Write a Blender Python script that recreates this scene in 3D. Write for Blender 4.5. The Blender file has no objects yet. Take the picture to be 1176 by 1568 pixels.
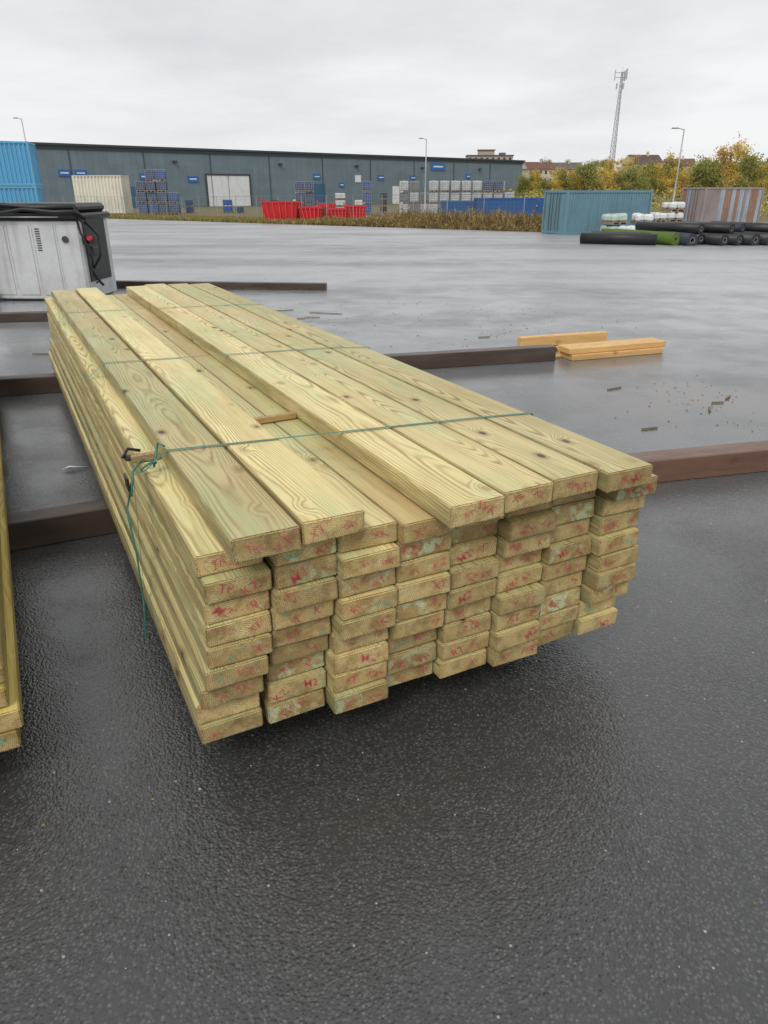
import bpy, bmesh, math, random
from mathutils import Vector, Matrix, noise as mnoise
R = random.Random(7)
rad = math.radians
scene = bpy.context.scene
col = scene.collection

# ------------------------------------------------------------ helpers
def gz(y):
    return 0.0 if y < 8 else (-0.015*(y-8) if y < 80 else -1.08)

class G:
    """tiny node-graph helper"""
    def __init__(s, name):
        s.m = bpy.data.materials.new(name); s.m.use_nodes = True
        s.t = s.m.node_tree; s.b = s.t.nodes['Principled BSDF']
    def n(s, typ, **kw):
        nd = s.t.nodes.new(typ)
        for k, v in kw.items(): setattr(nd, k, v)
        return nd
    def set(s, inp, v):
        if isinstance(v, bpy.types.NodeSocket): s.t.links.new(v, inp)
        else:
            if isinstance(v, tuple) and len(v) == 3 and inp.type == 'RGBA': v = v+(1,)
            inp.default_value = v
    def math(s, op, a, b=0.0, c=None, clamp=False):
        nd = s.n('ShaderNodeMath', operation=op, use_clamp=clamp)
        s.set(nd.inputs[0], a); s.set(nd.inputs[1], b)
        if c is not None: s.set(nd.inputs[2], c)
        return nd.outputs[0]
    def noise(s, vec, scale=5, detail=3, rough=.5, col=False):
        nd = s.n('ShaderNodeTexNoise')
        if vec is not None: s.set(nd.inputs['Vector'], vec)
        nd.inputs['Scale'].default_value = scale; nd.inputs['Detail'].default_value = detail
        nd.inputs['Roughness'].default_value = rough
        return nd.outputs['Color' if col else 'Fac']
    def voro(s, vec, scale=5, out='Distance', rnd=1.0, feature='F1'):
        nd = s.n('ShaderNodeTexVoronoi', feature=feature)
        s.set(nd.inputs['Vector'], vec); nd.inputs['Scale'].default_value = scale
        nd.inputs['Randomness'].default_value = rnd
        return nd.outputs[out]
    def mix(s, f, a, b, blend='MIX'):
        nd = s.n('ShaderNodeMix', data_type='RGBA', blend_type=blend)
        s.set(nd.inputs[0], f); s.set(nd.inputs[6], a); s.set(nd.inputs[7], b)
        return nd.outputs[2]
    def rng(s, v, a, b, c=0.0, d=1.0, smooth=False):
        nd = s.n('ShaderNodeMapRange'); nd.clamp = True
        if smooth: nd.interpolation_type = 'SMOOTHSTEP'
        s.set(nd.inputs[0], v)
        for i, x in enumerate((a, b, c, d)): s.set(nd.inputs[i+1], x)
        return nd.outputs[0]
    def coord(s, kind='Object'):
        return s.n('ShaderNodeTexCoord').outputs[kind]
    def vm(s, op, a, b):
        nd = s.n('ShaderNodeVectorMath', operation=op); s.set(nd.inputs[0], a); s.set(nd.inputs[1], b)
        return nd.outputs[0]
    def sep(s, v):
        nd = s.n('ShaderNodeSeparateXYZ'); s.set(nd.inputs[0], v); return nd.outputs
    def comb(s, x, y, z):
        nd = s.n('ShaderNodeCombineXYZ')
        for i, v in enumerate((x, y, z)): s.set(nd.inputs[i], v)
        return nd.outputs[0]
    def bump(s, h, strength=.3, dist=.01):
        nd = s.n('ShaderNodeBump'); nd.inputs['Strength'].default_value = strength
        nd.inputs['Distance'].default_value = dist; s.set(nd.inputs['Height'], h)
        s.t.links.new(nd.outputs[0], s.b.inputs['Normal'])
    def out(s, color=None, rough=None, metal=None, alpha=None, spec=None):
        for k, v in (('Base Color', color), ('Roughness', rough), ('Metallic', metal), ('Alpha', alpha), ('Specular IOR Level', spec)):
            if v is not None: s.set(s.b.inputs[k], v)
        return s.m

def paint(name, c, rough=.5, dirt=.35, scale=1.5, metal=0.0, dirtcol=(.10, .085, .065)):
    g = G(name); P = g.coord()
    n = g.noise(P, scale, 6, .65); n2 = g.noise(P, scale*14, 3, .6)
    f = g.math('MULTIPLY', g.rng(n, .45, .75), dirt)
    c1 = g.mix(f, c, dirtcol)
    c2 = g.mix(g.math('MULTIPLY', g.rng(n2, .35, .7), .18), c1, tuple(x*.55 for x in c))
    sx = g.noise(g.vm('MULTIPLY', P, (4., 4., .35)), 1.5, 4, .6)
    c2 = g.mix(g.math('MULTIPLY', g.rng(sx, .52, .72), dirt*.8), c2, dirtcol)
    g.bump(n2, .1, .01)
    return g.out(c2, g.rng(n, .3, .7, rough-.1, rough+.15), metal)

def mk(name, bm, mats, parent=None, smooth=False, loc=None, rotz=None):
    me = bpy.data.meshes.new(name); bm.to_mesh(me); bm.free()
    for m in mats: me.materials.append(m)
    if smooth:
        for p in me.polygons: p.use_smooth = True
    ob = bpy.data.objects.new(name, me); col.objects.link(ob)
    if parent: ob.parent = parent
    if loc is not None: ob.location = loc
    if rotz is not None: ob.rotation_euler = (0, 0, rotz)
    return ob
def empty(name, loc=(0, 0, 0), rotz=0.0, parent=None):
    e = bpy.data.objects.new(name, None); e.location = loc; e.rotation_euler = (0, 0, rotz)
    col.objects.link(e); e.empty_display_size = .2
    if parent: e.parent = parent
    return e
def box(bm, x0, x1, y0, y1, z0, z1, mi=0, M=None, bev=0.0):
    vs = [bm.verts.new((x, y, z)) for x in (x0, x1) for y in (y0, y1) for z in (z0, z1)]
    idx = [(0, 1, 3, 2), (4, 6, 7, 5), (0, 4, 5, 1), (2, 3, 7, 6), (0, 2, 6, 4), (1, 5, 7, 3)]
    fs = [bm.faces.new([vs[i] for i in f]) for f in idx]
    for f in fs: f.material_index = mi
    if bev > 0:
        es = list({e for f in fs for e in f.edges})
        r = bmesh.ops.bevel(bm, geom=es, offset=bev, segments=1, affect='EDGES', material=mi)
        vs = list({v for f in r['faces'] for v in f.verts} | {v for v in vs if v.is_valid})
    if M is not None:
        bmesh.ops.transform(bm, matrix=M, verts=[v for v in vs if v.is_valid])
    return vs
def tube(bm, pts, r, seg=6, mi=0, cap=True):
    pts = [Vector(p) for p in pts]; rs = r if isinstance(r, (list, tuple)) else [r]*len(pts)
    rings = []
    for i, p in enumerate(pts):
        d = (pts[min(i+1, len(pts)-1)]-pts[max(i-1, 0)]).normalized()
        a = d.orthogonal().normalized() if abs(d.z) > .95 else d.cross(Vector((0, 0, 1))).normalized()
        b = d.cross(a)
        rings.append([bm.verts.new(p+(a*math.cos(t)+b*math.sin(t))*rs[i]) for t in [2*math.pi*k/seg for k in range(seg)]])
    for i in range(len(rings)-1):
        for k in range(seg):
            f = bm.faces.new((rings[i][k], rings[i][(k+1) % seg], rings[i+1][(k+1) % seg], rings[i+1][k])); f.material_index = mi; f.smooth = True
    if cap:
        for rg in (rings[0], rings[-1]):
            f = bm.faces.new(rg); f.material_index = mi

# ------------------------------------------------------------ camera
cam = bpy.data.cameras.new('camera'); co = bpy.data.objects.new('camera', cam); col.objects.link(co)
cam.sensor_fit = 'VERTICAL'; cam.sensor_height = 36; cam.lens = 24.96
cam.clip_start = .05; cam.clip_end = 3000
co.location = (0, 0, 1.6); co.rotation_euler = (rad(90-24.4), 0, 0)
scene.camera = co

# ------------------------------------------------------------ world and sun
w = bpy.data.worlds.new('World'); scene.world = w; w.use_nodes = True
nt = w.node_tree; bg = nt.nodes['Background']
class GW(G):
    def __init__(s, t): s.t = t
g = GW(nt)
sky = g.n('ShaderNodeTexSky', sky_type='NISHITA'); sky.sun_disc = False
SUN_EL, SUN_AZ = 48, 200
sky.sun_elevation = rad(SUN_EL); sky.sun_rotation = rad(SUN_AZ)
x, y, z = g.sep(g.coord('Generated'))
zz = g.math('ADD', g.math('MAXIMUM', z, 0.0), .11)
P = g.comb(g.math('DIVIDE', x, zz), g.math('DIVIDE', y, zz), 0.3)
n1 = g.noise(P, .6, 8, .56); n2 = g.noise(P, .2, 3, .5)
f = g.math('ADD', g.math('MULTIPLY', n1, .6), g.math('MULTIPLY', n2, .4))
cl = g.mix(g.rng(f, .39, .60), (6.9, 7.05, 7.3), (9.7, 9.75, 9.8))
cl = g.mix(g.rng(z, 0.0, .2, .5, 0.0), cl, (8.5, 8.6, 8.75))
cc = g.mix(.05, cl, sky.outputs[0])
nt.links.new(cc, bg.inputs[0]); bg.inputs[1].default_value = .1
sl = bpy.data.lights.new('sun', 'SUN'); sl.energy = 1.5; sl.angle = rad(25); sl.color = (1, .97, .93)
so = bpy.data.objects.new('sun', sl); col.objects.link(so)
a = rad(SUN_AZ); e = rad(SUN_EL)
d = Vector((math.sin(a)*math.cos(e), math.cos(a)*math.cos(e), math.sin(e)))
so.rotation_euler = d.to_track_quat('Z', 'Y').to_euler()
scene.view_settings.view_transform = 'Standard'; scene.view_settings.look = 'None'; scene.view_settings.exposure = 0

# ------------------------------------------------------------ materials
def wood(name, end=False, early=(.82, .69, .34), late=(.34, .22, .08), green=(.52, .60, .31), gamt=.6, wet=.35):
    g = G(name); P = g.coord(); rnd = g.n('ShaderNodeObjectInfo').outputs['Random']
    r2 = g.math('FRACT', g.math('MULTIPLY', rnd, 37.3)); r3 = g.math('FRACT', g.math('MULTIPLY', rnd, 91.7)); r4 = g.math('FRACT', g.math('MULTIPLY', rnd, 173.1))
    off = g.comb(g.math('MULTIPLY', rnd, 50.), g.math('MULTIPLY', r2, 40.), g.math('MULTIPLY', r3, 30.))
    x, y, z = g.sep(P)
    Q = g.vm('ADD', P, off)
    wv = g.noise(g.vm('MULTIPLY', Q, (2., .75, 2.)), 1., 2, .55, col=True)
    wr, wg, _ = g.sep(wv)
    cx = g.math('ADD', g.math('SUBTRACT', x, g.math('MULTIPLY', r2, .19)), g.math('MULTIPLY', g.math('SUBTRACT', wr, .5), .10))
    cz = g.math('ADD', g.math('ADD', z, g.math('MULTIPLY', g.math('SUBTRACT', r3, .45), .16)), g.math('MULTIPLY', g.math('SUBTRACT', wg, .5), .12))
    rr = g.math('SQRT', g.math('ADD', g.math('MULTIPLY', cx, cx), g.math('MULTIPLY', cz, cz)))
    kd = g.voro(g.vm('MULTIPLY', Q, (6.5, 3.6, 5.)), 1.)
    kinf = g.rng(kd, .30, .0, 0., 1., True)
    rr = g.math('ADD', rr, g.math('MULTIPLY', kinf, .024))
    fn = g.noise(g.vm('MULTIPLY', Q, (26., 2.2, 26.)), 1., 3, .62)
    ph = g.math('ADD', g.math('MULTIPLY', rr, 2*math.pi/(.0064 if not end else .0055)), g.math('MULTIPLY', fn, 5.0))
    ring = g.math('POWER', g.math('ADD', g.math('MULTIPLY', g.math('SINE', ph), .5), .5), 2.4)
    rvar = g.noise(g.vm('MULTIPLY', Q, (30., .8, 30.)), 1., 2, .6)
    fib = g.noise(g.vm('MULTIPLY', Q, (260., 4. if not end else 260., 260.)), 1., 2, .6)
    blot = g.noise(g.vm('MULTIPLY', Q, (5., 1.4, 5.)), 1., 4, .6)
    tone = g.rng(rnd, 0, 1, .76, 1.1)
    if end:
        base = g.mix(r4, (.70, .53, .25), (.47, .33, .14))
        base = g.mix(g.rng(g.noise(Q, 16., 5, .7), .44, .70, 0, .85), base, (.23, .14, .055))
        base = g.mix(g.rng(g.noise(g.vm('ADD', Q, (3., 1., 8.)), 13., 5, .7), .5, .64, 0, .75), base, (.70, .60, .31))
        c = g.mix(g.math('MULTIPLY', ring, .5), base, (.22, .13, .045))
        gm = g.math('MULTIPLY', g.rng(g.noise(g.vm('ADD', Q, (7., 3., 1.)), 15., 5, .62), .54, .60), g.rng(r4, .66, .82))
        c = g.mix(g.math('MULTIPLY', gm, .7), c, (.56, .68, .44))
        gm2 = g.math('MULTIPLY', g.rng(g.noise(g.vm('ADD', Q, (2., 9., 4.)), 26., 4, .6), .62, .69), g.rng(r2, .45, .65))
        c = g.mix(g.math('MULTIPLY', gm2, .55), c, (.15, .44, .25))
        c = g.mix(g.rng(fib, .46, .72, 0, .5), c, (.14, .085, .035))
        ed = g.math('MULTIPLY', g.rng(g.math('MINIMUM', g.math('MINIMUM', z, g.math('SUBTRACT', .066, z)), g.math('MINIMUM', x, g.math('SUBTRACT', .184, x))), .0, .012, .55, 0.), g.rng(fib, .35, .6))
        c = g.mix(ed, c, (.09, .055, .025))
    else:
        base = g.mix(g.rng(blot, .35, .7), early, tuple(q*.78 for q in early))
        brown = g.math('MULTIPLY', g.rng(r4, .55, .85), g.rng(g.noise(g.vm('MULTIPLY', Q, (7., .8, 7.)), 1., 3, .6), .38, .58, .3, .8))
        if gamt >= .3 and gamt != .5: base = g.mix(brown, base, (.50, .35, .16))
        gb = g.rng(g.noise(g.vm('MULTIPLY', g.vm('ADD', Q, (5, 5, 5)), (5., 1., 5.)), 1., 3, .6), .44, .62)
        base = g.mix(g.math('MULTIPLY', gb, gamt), base, green)
        c = g.mix(g.math('MULTIPLY', ring, g.rng(rvar, .35, .65, .22, .88)), base, late)
        c = g.mix(g.rng(fib, .46, .76, 0, .36), c, late)
        knot = g.rng(kd, .085, .05, 0, 1, True)
        kring = g.math('MULTIPLY', g.rng(kd, .18, .08, 0, 1), .6)
        c = g.mix(kring, c, (.27, .15, .055) if gamt != .5 else late); c = g.mix(g.math('MULTIPLY', knot, .92), c, (.06, .035, .02))
        st = g.rng(g.noise(g.vm('MULTIPLY', g.vm('ADD', Q, (15, 2, 5)), (16., 2.2, 16.)), 1., 6, .75), .61, .73)
        c = g.mix(g.math('MULTIPLY', st, .58), c, tuple(q*.27 for q in early))
        if gamt >= .3 and gamt != .5:
            # dirt rubbed into the arrises
            ed = g.math('MULTIPLY', g.rng(g.math('MINIMUM', x, g.math('SUBTRACT', .182, x)), .0, .011, .6, 0.), g.rng(fn, .35, .6, .3, 1.))
            c = g.mix(ed, c, (.15, .10, .045))
        if gamt >= .6:
            grn = g.rng(g.noise(g.vm('MULTIPLY', g.vm('ADD', Q, (25, 12, 5)), (13., 3., 13.)), 1., 5, .7), .64, .72)
            c = g.mix(g.math('MULTIPLY', grn, .5), c, (.24, .44, .27))
    c = g.mix(1.0, c, g.comb(tone, tone, g.math('MULTIPLY', tone, .97)), 'MULTIPLY')
    g.bump(fib, .6 if end else .35, .002)
    return g.out(c, g.rng(blot, .3, .7, wet, wet+.3), spec=.35)
W_TOP = wood('treated_pine'); W_END = wood('treated_pine_end', end=True)
W_Y = wood('treated_pine_yellow', early=(.76, .62, .19), late=(.42, .28, .06), gamt=.3)
W_OR = wood('fresh_spruce', early=(.78, .49, .20), late=(.5, .25, .08), gamt=0.)
W_STK = wood('old_sticker_wood', early=(.50, .34, .15), late=(.28, .16, .06), gamt=0.)
W_DARK = wood('wet_bearer_wood', early=(.080, .054, .044), late=(.036, .024, .019), green=(.13, .105, .095), gamt=.5, wet=.25)
W_RED = wood('wet_bearer_wood_red', early=(.21, .115, .085), late=(.09, .048, .034), green=(.30, .215, .18), gamt=.5, wet=.25)

def stamp_mat(name, c):
    g = G(name); P = g.coord('Object'); Q = g.vm('ADD', P, g.comb(g.math('MULTIPLY', g.n('ShaderNodeObjectInfo').outputs['Random'], 30.), 0., 0.))
    return g.out(c, .7, alpha=g.math('MULTIPLY', g.rng(g.noise(Q, 140., 4, .7), .34, .52, .1, .95), g.rng(g.noise(Q, 28., 2, .5), .34, .54, .2, .9)))
RED = stamp_mat('red_stamp_ink', (.55, .045, .08)); MINT = stamp_mat('mint_stamp_ink', (.10, .42, .27))

def asphalt():
    g = G('wet_asphalt'); P = g.coord(); x, y, z = g.sep(P)
    V = g.n('ShaderNodeTexVoronoi'); g.set(V.inputs['Vector'], P); V.inputs['Scale'].default_value = 115.
    vd = V.outputs['Distance']; vc = g.sep(V.outputs['Color'])
    big = g.noise(P, .22, 4, .6); mid = g.noise(P, 1.3, 4, .6); fine = g.noise(P, 55., 3, .65)
    strk = g.noise(g.vm('MULTIPLY', P, (.05, .42, 1.)), 1., 5, .6)
    base = g.mix(vc[2], (.034, .034, .0345), (.098, .098, .097))
    base = g.mix(g.rng(vd, .25, .6, 0, .65), base, (.027, .027, .027))
    base = g.mix(g.rng(mid, .4, .7, 0, .4), base, (.056, .055, .053))
    st = g.math('MULTIPLY', g.rng(vc[0], .90, .95), g.rng(vd, .5, .3))
    base = g.mix(g.math('MULTIPLY', st, .28), base, (.25, .245, .23))
    st2 = g.math('MULTIPLY', g.rng(vc[1], .9975, .999), g.rng(vd, .5, .35))
    base = g.mix(g.math('MULTIPLY', st2, .8), base, (.42, .41, .38))
    # paler further out: grazing sky reflection painted into the base colour, with streaks
    sheenf = g.math('MULTIPLY', g.rng(g.math('ADD', y, g.math('MULTIPLY', big, 6.)), 5., 17.), .94)
    sheenc = g.mix(g.rng(g.math('ADD', g.math('MULTIPLY', big, .35), g.math('MULTIPLY', strk, .65)), .40, .56), (.20, .202, .207), (.35, .355, .362))
    base = g.mix(sheenf, base, sheenc)
    dn = g.n('ShaderNodeVectorMath', operation='DISTANCE'); g.set(dn.inputs[0], P); dn.inputs[1].default_value = (2.55, 5.9, 0)
    mm = g.math('MULTIPLY', g.rng(dn.outputs['Value'], 1.1, .2), g.rng(mid, .42, .62))
    base = g.mix(g.math('MULTIPLY', mm, .6), base, (.14, .105, .075))
    wet = g.rng(g.math('ADD', g.math('MULTIPLY', mid, .6), g.math('MULTIPLY', big, .4)), .40, .56)
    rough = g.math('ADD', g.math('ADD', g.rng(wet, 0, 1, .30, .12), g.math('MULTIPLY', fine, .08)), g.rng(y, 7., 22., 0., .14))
    h = g.math('SUBTRACT', g.math('MULTIPLY', fine, 1.2), g.math('MULTIPLY', vd, 1.1))
    bp = g.n('ShaderNodeBump'); bp.inputs['Distance'].default_value = .0031
    g.set(bp.inputs['Height'], h); g.set(bp.inputs['Strength'], g.math('MULTIPLY', g.rng(wet, 0, 1, .8, .34), g.rng(y, 2.0, 8., 1., .03)))
    g.t.links.new(bp.outputs[0], g.b.inputs['Normal'])
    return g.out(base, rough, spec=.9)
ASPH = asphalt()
def soil():
    g = G('rough_verge'); P = g.coord()
    n = g.noise(P, .5, 6, .65); n2 = g.noise(P, 6., 4, .6)
    c = g.mix(g.rng(n, .4, .6), (.15, .14, .055), (.13, .105, .07)); c = g.mix(g.rng(n2, .4, .7, 0, .5), c, (.22, .18, .09))
    g.bump(n2, .6, .1); return g.out(c, .95)
SOIL = soil()

# ------------------------------------------------------------ ground
bm = bmesh.new()
ys = [-80, 8, 80, 1500]; xs = [-1200, -60, 60, 1200]
gv = [[bm.verts.new((X, Y, gz(Y)-.03)) for X in xs] for Y in ys]
for i in range(3):
    for j in range(3): bm.faces.new((gv[i][j], gv[i][j+1], gv[i+1][j+1], gv[i+1][j]))
mk('ground', bm, [SOIL])
bm = bmesh.new()
edge = []
N = 60
for i in range(N+1):
    t = i/N; X = -29.6+t*(9.6+29.6); Y = 79.7-t*(79.7-40.6)
    j = R.uniform(-.25, .25); edge.append((X+j*.7, Y+j*.7))
pts = [(-90, 8), (-90, 79.7)]+edge+[(9.6, 44.5), (30, 62), (90, 66), (90, 8)]
pts = [(a_, min(b_, 79.9)) for a_, b_ in pts]
near = [bm.verts.new((X, Y, 0)) for X, Y in [(-90, -40), (90, -40)]]
far = [bm.verts.new((X, Y, gz(Y))) for X, Y in pts]
bm.faces.new([near[0], near[1], far[-1], far[0]]); fc = bm.faces.new(list(reversed(far)))
bmesh.ops.triangulate(bm, faces=[fc])
bmesh.ops.recalc_face_normals(bm, faces=bm.faces)
for f_ in bm.faces:
    if f_.normal.z < 0: f_.normal_flip()
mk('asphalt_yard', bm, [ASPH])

# ------------------------------------------------------------ lumber stack
BW, BH, Z0 = .187, .0660, .15
def board_mesh(name, w, l, h, mats, bev=.004, chip=0.0):
    bm = bmesh.new(); vs = box(bm, 0, w, 0, l, 0, h, 0)
    if chip:
        for v in bm.verts:
            v.co.y += R.uniform(-chip, chip)
    bmesh.ops.bevel(bm, geom=list(bm.edges), offset=bev, segments=2, affect='EDGES')
    bm.normal_update()
    for f in bm.faces:
        if abs(f.normal.y) > .8: f.material_index = 1
    me = bpy.data.meshes.new(name); bm.to_mesh(me); bm.free()
    for m in mats: me.materials.append(m)
    return me
def put(me, name, parent, loc, yaw=0., pitch=0., roll=0.):
    o = bpy.data.objects.new(name, me); o.parent = parent; o.location = loc; o.rotation_euler = (pitch, roll, yaw); col.objects.link(o); return o
GL = ['KX', 'XK', 'RT', 'TR', 'KZ', 'WK', 'HK', 'XT', 'M2', 'TP', 'K', 'X*', '*T']
def stamp(parent, x, y, z, k):
    for i in range(2):
        if R.random() < .18: continue
        cu = bpy.data.curves.new('stamp', 'FONT'); cu.body = R.choice(GL)+R.choice(['', '', '*', "'"])
        cu.size = .038*R.uniform(.75, 1.1); cu.align_x = 'CENTER'; cu.align_y = 'CENTER'; cu.offset = .0002; cu.shear = R.uniform(-.5, .6)
        cu.materials.append(RED if R.random() < .92 else MINT)
        o = bpy.data.objects.new('end_stamp_%s_%d' % (k, i), cu); o.parent = parent
        o.location = (x+BW*(.30+.38*i)+R.uniform(-.016, .016), y-.0055, z+BH*.5+R.uniform(-.008, .008))
        o.rotation_euler = (rad(90), R.uniform(-.6, .6), 0); col.objects.link(o)
A = (-.508, 1.581, 0)
st = empty('lumber_stack', A, rad(27.3))
NC, NR = 8, 9
bw = BW-.0055
for c in range(NC):
    rowshift = 0
    for r in range(NR):
        l = 5.45+R.uniform(-.05, .05)
        if r % 2 == 0: rowshift = R.uniform(-.027, .027)
        yo = -.085*c/7+rowshift+R.uniform(-.013, .013)
        if c == 0 and r in (3, 4): yo += -.01
        if c in (1, 2) and r in (4, 5): yo -= .02
        if c < 3 and r == 0: yo -= .018
        if c == 3 and r < 3: yo += .02
        xo = c*BW+.052*(r/8.)*(1-c/14.)+R.uniform(-.0015, .0015)
        if c == 0: xo += R.uniform(-.024, .0)
        if c == NC-1: xo += R.uniform(-.0, .018)
        zo = Z0+r*BH+(R.uniform(0, .002) if r < 8 else 0)
        me = board_mesh('board', bw, l, BH-.0035, (W_TOP, W_END), chip=.005)
        put(me, 'board_r%d_c%d' % (r, c), st, (xo, yo, zo), R.uniform(-.0006, .0006))
        stamp(st, xo, yo, Z0+r*BH, '%d_%d' % (r, c))
ztop = Z0+NR*BH
tops = [(.110, -.075, .004), (.301, -.062, .002), (.70, -.15, -.002), (.888, -.135, .001), (1.075, -.125, .0), (1.262, -.16, .001)]
for i, (x_, y_, yw) in enumerate(tops):
    me = board_mesh('board', bw, 5.45+R.uniform(-.08, .08), BH, (W_TOP, W_END), chip=.005)
    put(me, 'top_board_%d' % i, st, (x_, y_, ztop+.001+(i % 2)*.0015), yw); stamp(st, x_, y_, ztop+.001, 't%d' % i)
ztt = ztop+BH+.003
for i, (x_, y_, l_) in enumerate([(.49, 1.02, .2), (.0, .79, .09)]):
    me = board_mesh('sticker', l_, .03, .022, (W_STK, W_STK), .002)
    put(me, 'wood_sticker_%d' % i, st, (x_+.01, y_, ztop+.001), .05)
gs = G('green_strap'); STRAP = gs.out((.035, .17, .115), .4)
gs = G('black_plastic'); BLACK = gs.out((.012, .012, .013), .4)
def ribbon(bm, pts, wd, w=.014, mi=0):
    prev = None
    for p in pts:
        p = Vector(p); a_ = bm.verts.new(p-Vector(wd)*w/2); b_ = bm.verts.new(p+Vector(wd)*w/2)
        if prev: f = bm.faces.new((prev[0], prev[1], b_, a_)); f.material_index = mi
        prev = (a_, b_)
bm = bmesh.new()
for (l0, l1) in [(.68, .46), (2.15, 1.88), (3.95, 3.7)]:
    zt = ztt+.004
    xr = 1.49; xl = -.028
    path = [(xl, l0+.01, Z0), (xl, l0, ztop*.5), (xl+.02, l0, ztop+.002), (.03, l0, ztop+.008), (.105, l0-.014, zt), (.2, l0-.028, zt), (.48, l0-.07, zt), (.7, l0-.1, zt), (1.25, l0-.18, zt), (1.447, l1, zt), (xr+.01, l1, ztop), (xr+.02, l1, Z0)]
    ribbon(bm, path, (0, 1, 0), .013)
tube(bm, [(-.02, .66, ztop-.02), (-.05, .63, ztop-.10), (-.045, .60, ztop-.24), (-.05, .57, ztop-.42), (-.07, .50, ztop-.52)], .0035, 5)
tube(bm, [(.02, .69, ztop+.01), (.04, .64, ztop+.045), (.07, .68, ztop+.03), (.03, .71, ztop+.04), (-.01, .66, ztop+.02), (-.03, .62, ztop-.05)], .004, 5)
tube(bm, [(.06, .67, ztop+.02), (.09, .72, ztop+.085), (.10, .66, ztop+.09)], .004, 5)
mk('packing_straps', bm, [STRAP], st)
bm = bmesh.new(); box(bm, -.01, .04, .82, .86, ztop, ztop+.012, bev=.004); tube(bm, [(-.015, .84, ztop+.01), (.01, .87, ztop+.03), (.05, .86, ztop+.02)], .006, 5)
box(bm, -.035, -.028, .64, .70, ztop-.04, ztop+.005)
mk('strap_clip', bm, [BLACK], st)

st2 = empty('lumber_stack', (-1.035, 1.60, 0), rad(27.3))
for c in range(3):
    for r in range(5):
        yo = R.uniform(-.03, .03); xo = -(c+1)*BW+R.uniform(-.012, .012)
        me = board_mesh('board', bw, 5.4, BH-.0035, (W_Y, W_END), chip=.003)
        put(me, 'board_r%d_c%d' % (r, c), st2, (xo, yo, Z0+r*BH), R.uniform(-.001, .001)); stamp(st2, xo, yo, Z0+r*BH, 'b%d_%d' % (r, c))

# ------------------------------------------------------------ bearers
def beam(p, q, w, h, mats, z=0., name='wooden_bearer'):
    p = Vector(p); q = Vector(q); L = (q-p).length; ang = math.atan2((q-p).y, (q-p).x)
    bm = bmesh.new(); box(bm, 0, w, 0, L, 0, h, bev=.006); bm.normal_update()
    for f in bm.faces:
        if abs(f.normal.y) > .9: f.material_index = 1
    return mk(name, bm, mats, loc=(p.x, p.y, z), rotz=ang-math.pi/2)
def beamf(p, q, w, h, mats, z=0., name='wooden_bearer'):
    """p,q = near bottom edge line; body extends away from the camera"""
    p = Vector(p); q = Vector(q); d_ = (q-p).normalized(); nrm = Vector((-d_.y, d_.x))*w
    return beam(p+nrm, q+nrm, w, h, mats, z, name)
beamf((-2.7, 2.645), (-.70, 3.575), .13, .147, (W_DARK, W_DARK))
beamf((-.05, 3.51), (3.3, 4.372), .16, .147, (W_RED, W_RED))
beamf((-4.2, 5.64), (1.76, 7.28), .13, .147, (W_DARK, W_DARK))
beamf((-5.8, 14.0), (-1.07, 13.55), .16, .13, (W_DARK, W_DARK), z=gz(13.7)-.005)
beamf((-8.0, 9.2), (-4.3, 9.9), .16, .12, (W_DARK, W_DARK), z=gz(9.7)-.005)
def plank(p, q, w, h, z=0., name='timber_plank'):
    return beamf(p, q, w, h, (W_OR, W_OR), z, name)
plank((1.52, 7.95), (2.58, 8.30), .09, .11, 0)
plank((1.93, 7.27), (3.00, 7.66), .24, .06, .0)
plank((1.90, 7.29), (3.04, 7.71), .23, .06, .0615)
plank((1.60, 7.28), (1.95, 7.50), .07, .03, 0., 'wood_offcut')
plank((1.66, 7.40), (1.88, 7.62), .05, .05, .031, 'wood_offcut')

# debris
bm = bmesh.new()
for (X, Y, L_, an) in [(2.03, 6.15, .16, .5), (1.95, 5.0, .13, .3), (-1.15, 10.1, .12, .2), (-.85, 10.6, .5, -.3), (-1.5, 10.9, .3, .4), (-1.0, 10.2, .2, 0), (2.75, 5.7, .1, .1), (2.9, 5.85, .12, .9), (-3.6, 7.6, .3, 0.05), (-3.9, 8.6, .2, .3), (-2.2, 2.9, .2, .2), (1.2, 8.6, .15, .3), (2.6, 5.5, .13, 1.2)]:
    M = Matrix.Translation((X, Y, gz(Y)+.004)) @ Matrix.Rotation(an, 4, 'Z')
    box(bm, -L_/2, L_/2, -.008, .008, 0, .008, 0, M)
for i in range(190):
    X, Y = R.gauss(2.6, .3), R.gauss(5.75, .4)
    if i > 60: X, Y = R.uniform(-2.4, 3.5), R.uniform(7.8, 12)
    M = Matrix.Translation((X, Y, gz(Y)+.002)) @ Matrix.Rotation(R.uniform(0, 3.1), 4, 'Z')
    s_ = R.uniform(.003, .009)*(1 if i < 60 else 1.5); box(bm, -s_, s_, -s_*.35, s_*.35, 0, .003, 0, M)
mk('wood_debris', bm, [paint('debris_wood', (.19, .14, .085), .8)])
bm = bmesh.new()
for i in range(120):
    Y = R.uniform(.75, 5.5)*R.uniform(.5, 1)+.4; X = R.uniform(-.62, .62)*(Y+1.2)
    s_ = R.uniform(.0016, .0034)*(1.8 if R.random() < .08 else 1)
    M = Matrix.Translation((X, Y, .001)) @ Matrix.Rotation(R.uniform(0, 3), 4, 'Z') @ Matrix.Diagonal((s_, s_*R.uniform(.6, 1), s_*.5, 1))
    bmesh.ops.create_icosphere(bm, subdivisions=1, radius=1, matrix=M)
mk('gravel', bm, [paint('pebble', (.42, .40, .36), .7)])
bm = bmesh.new()
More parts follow.
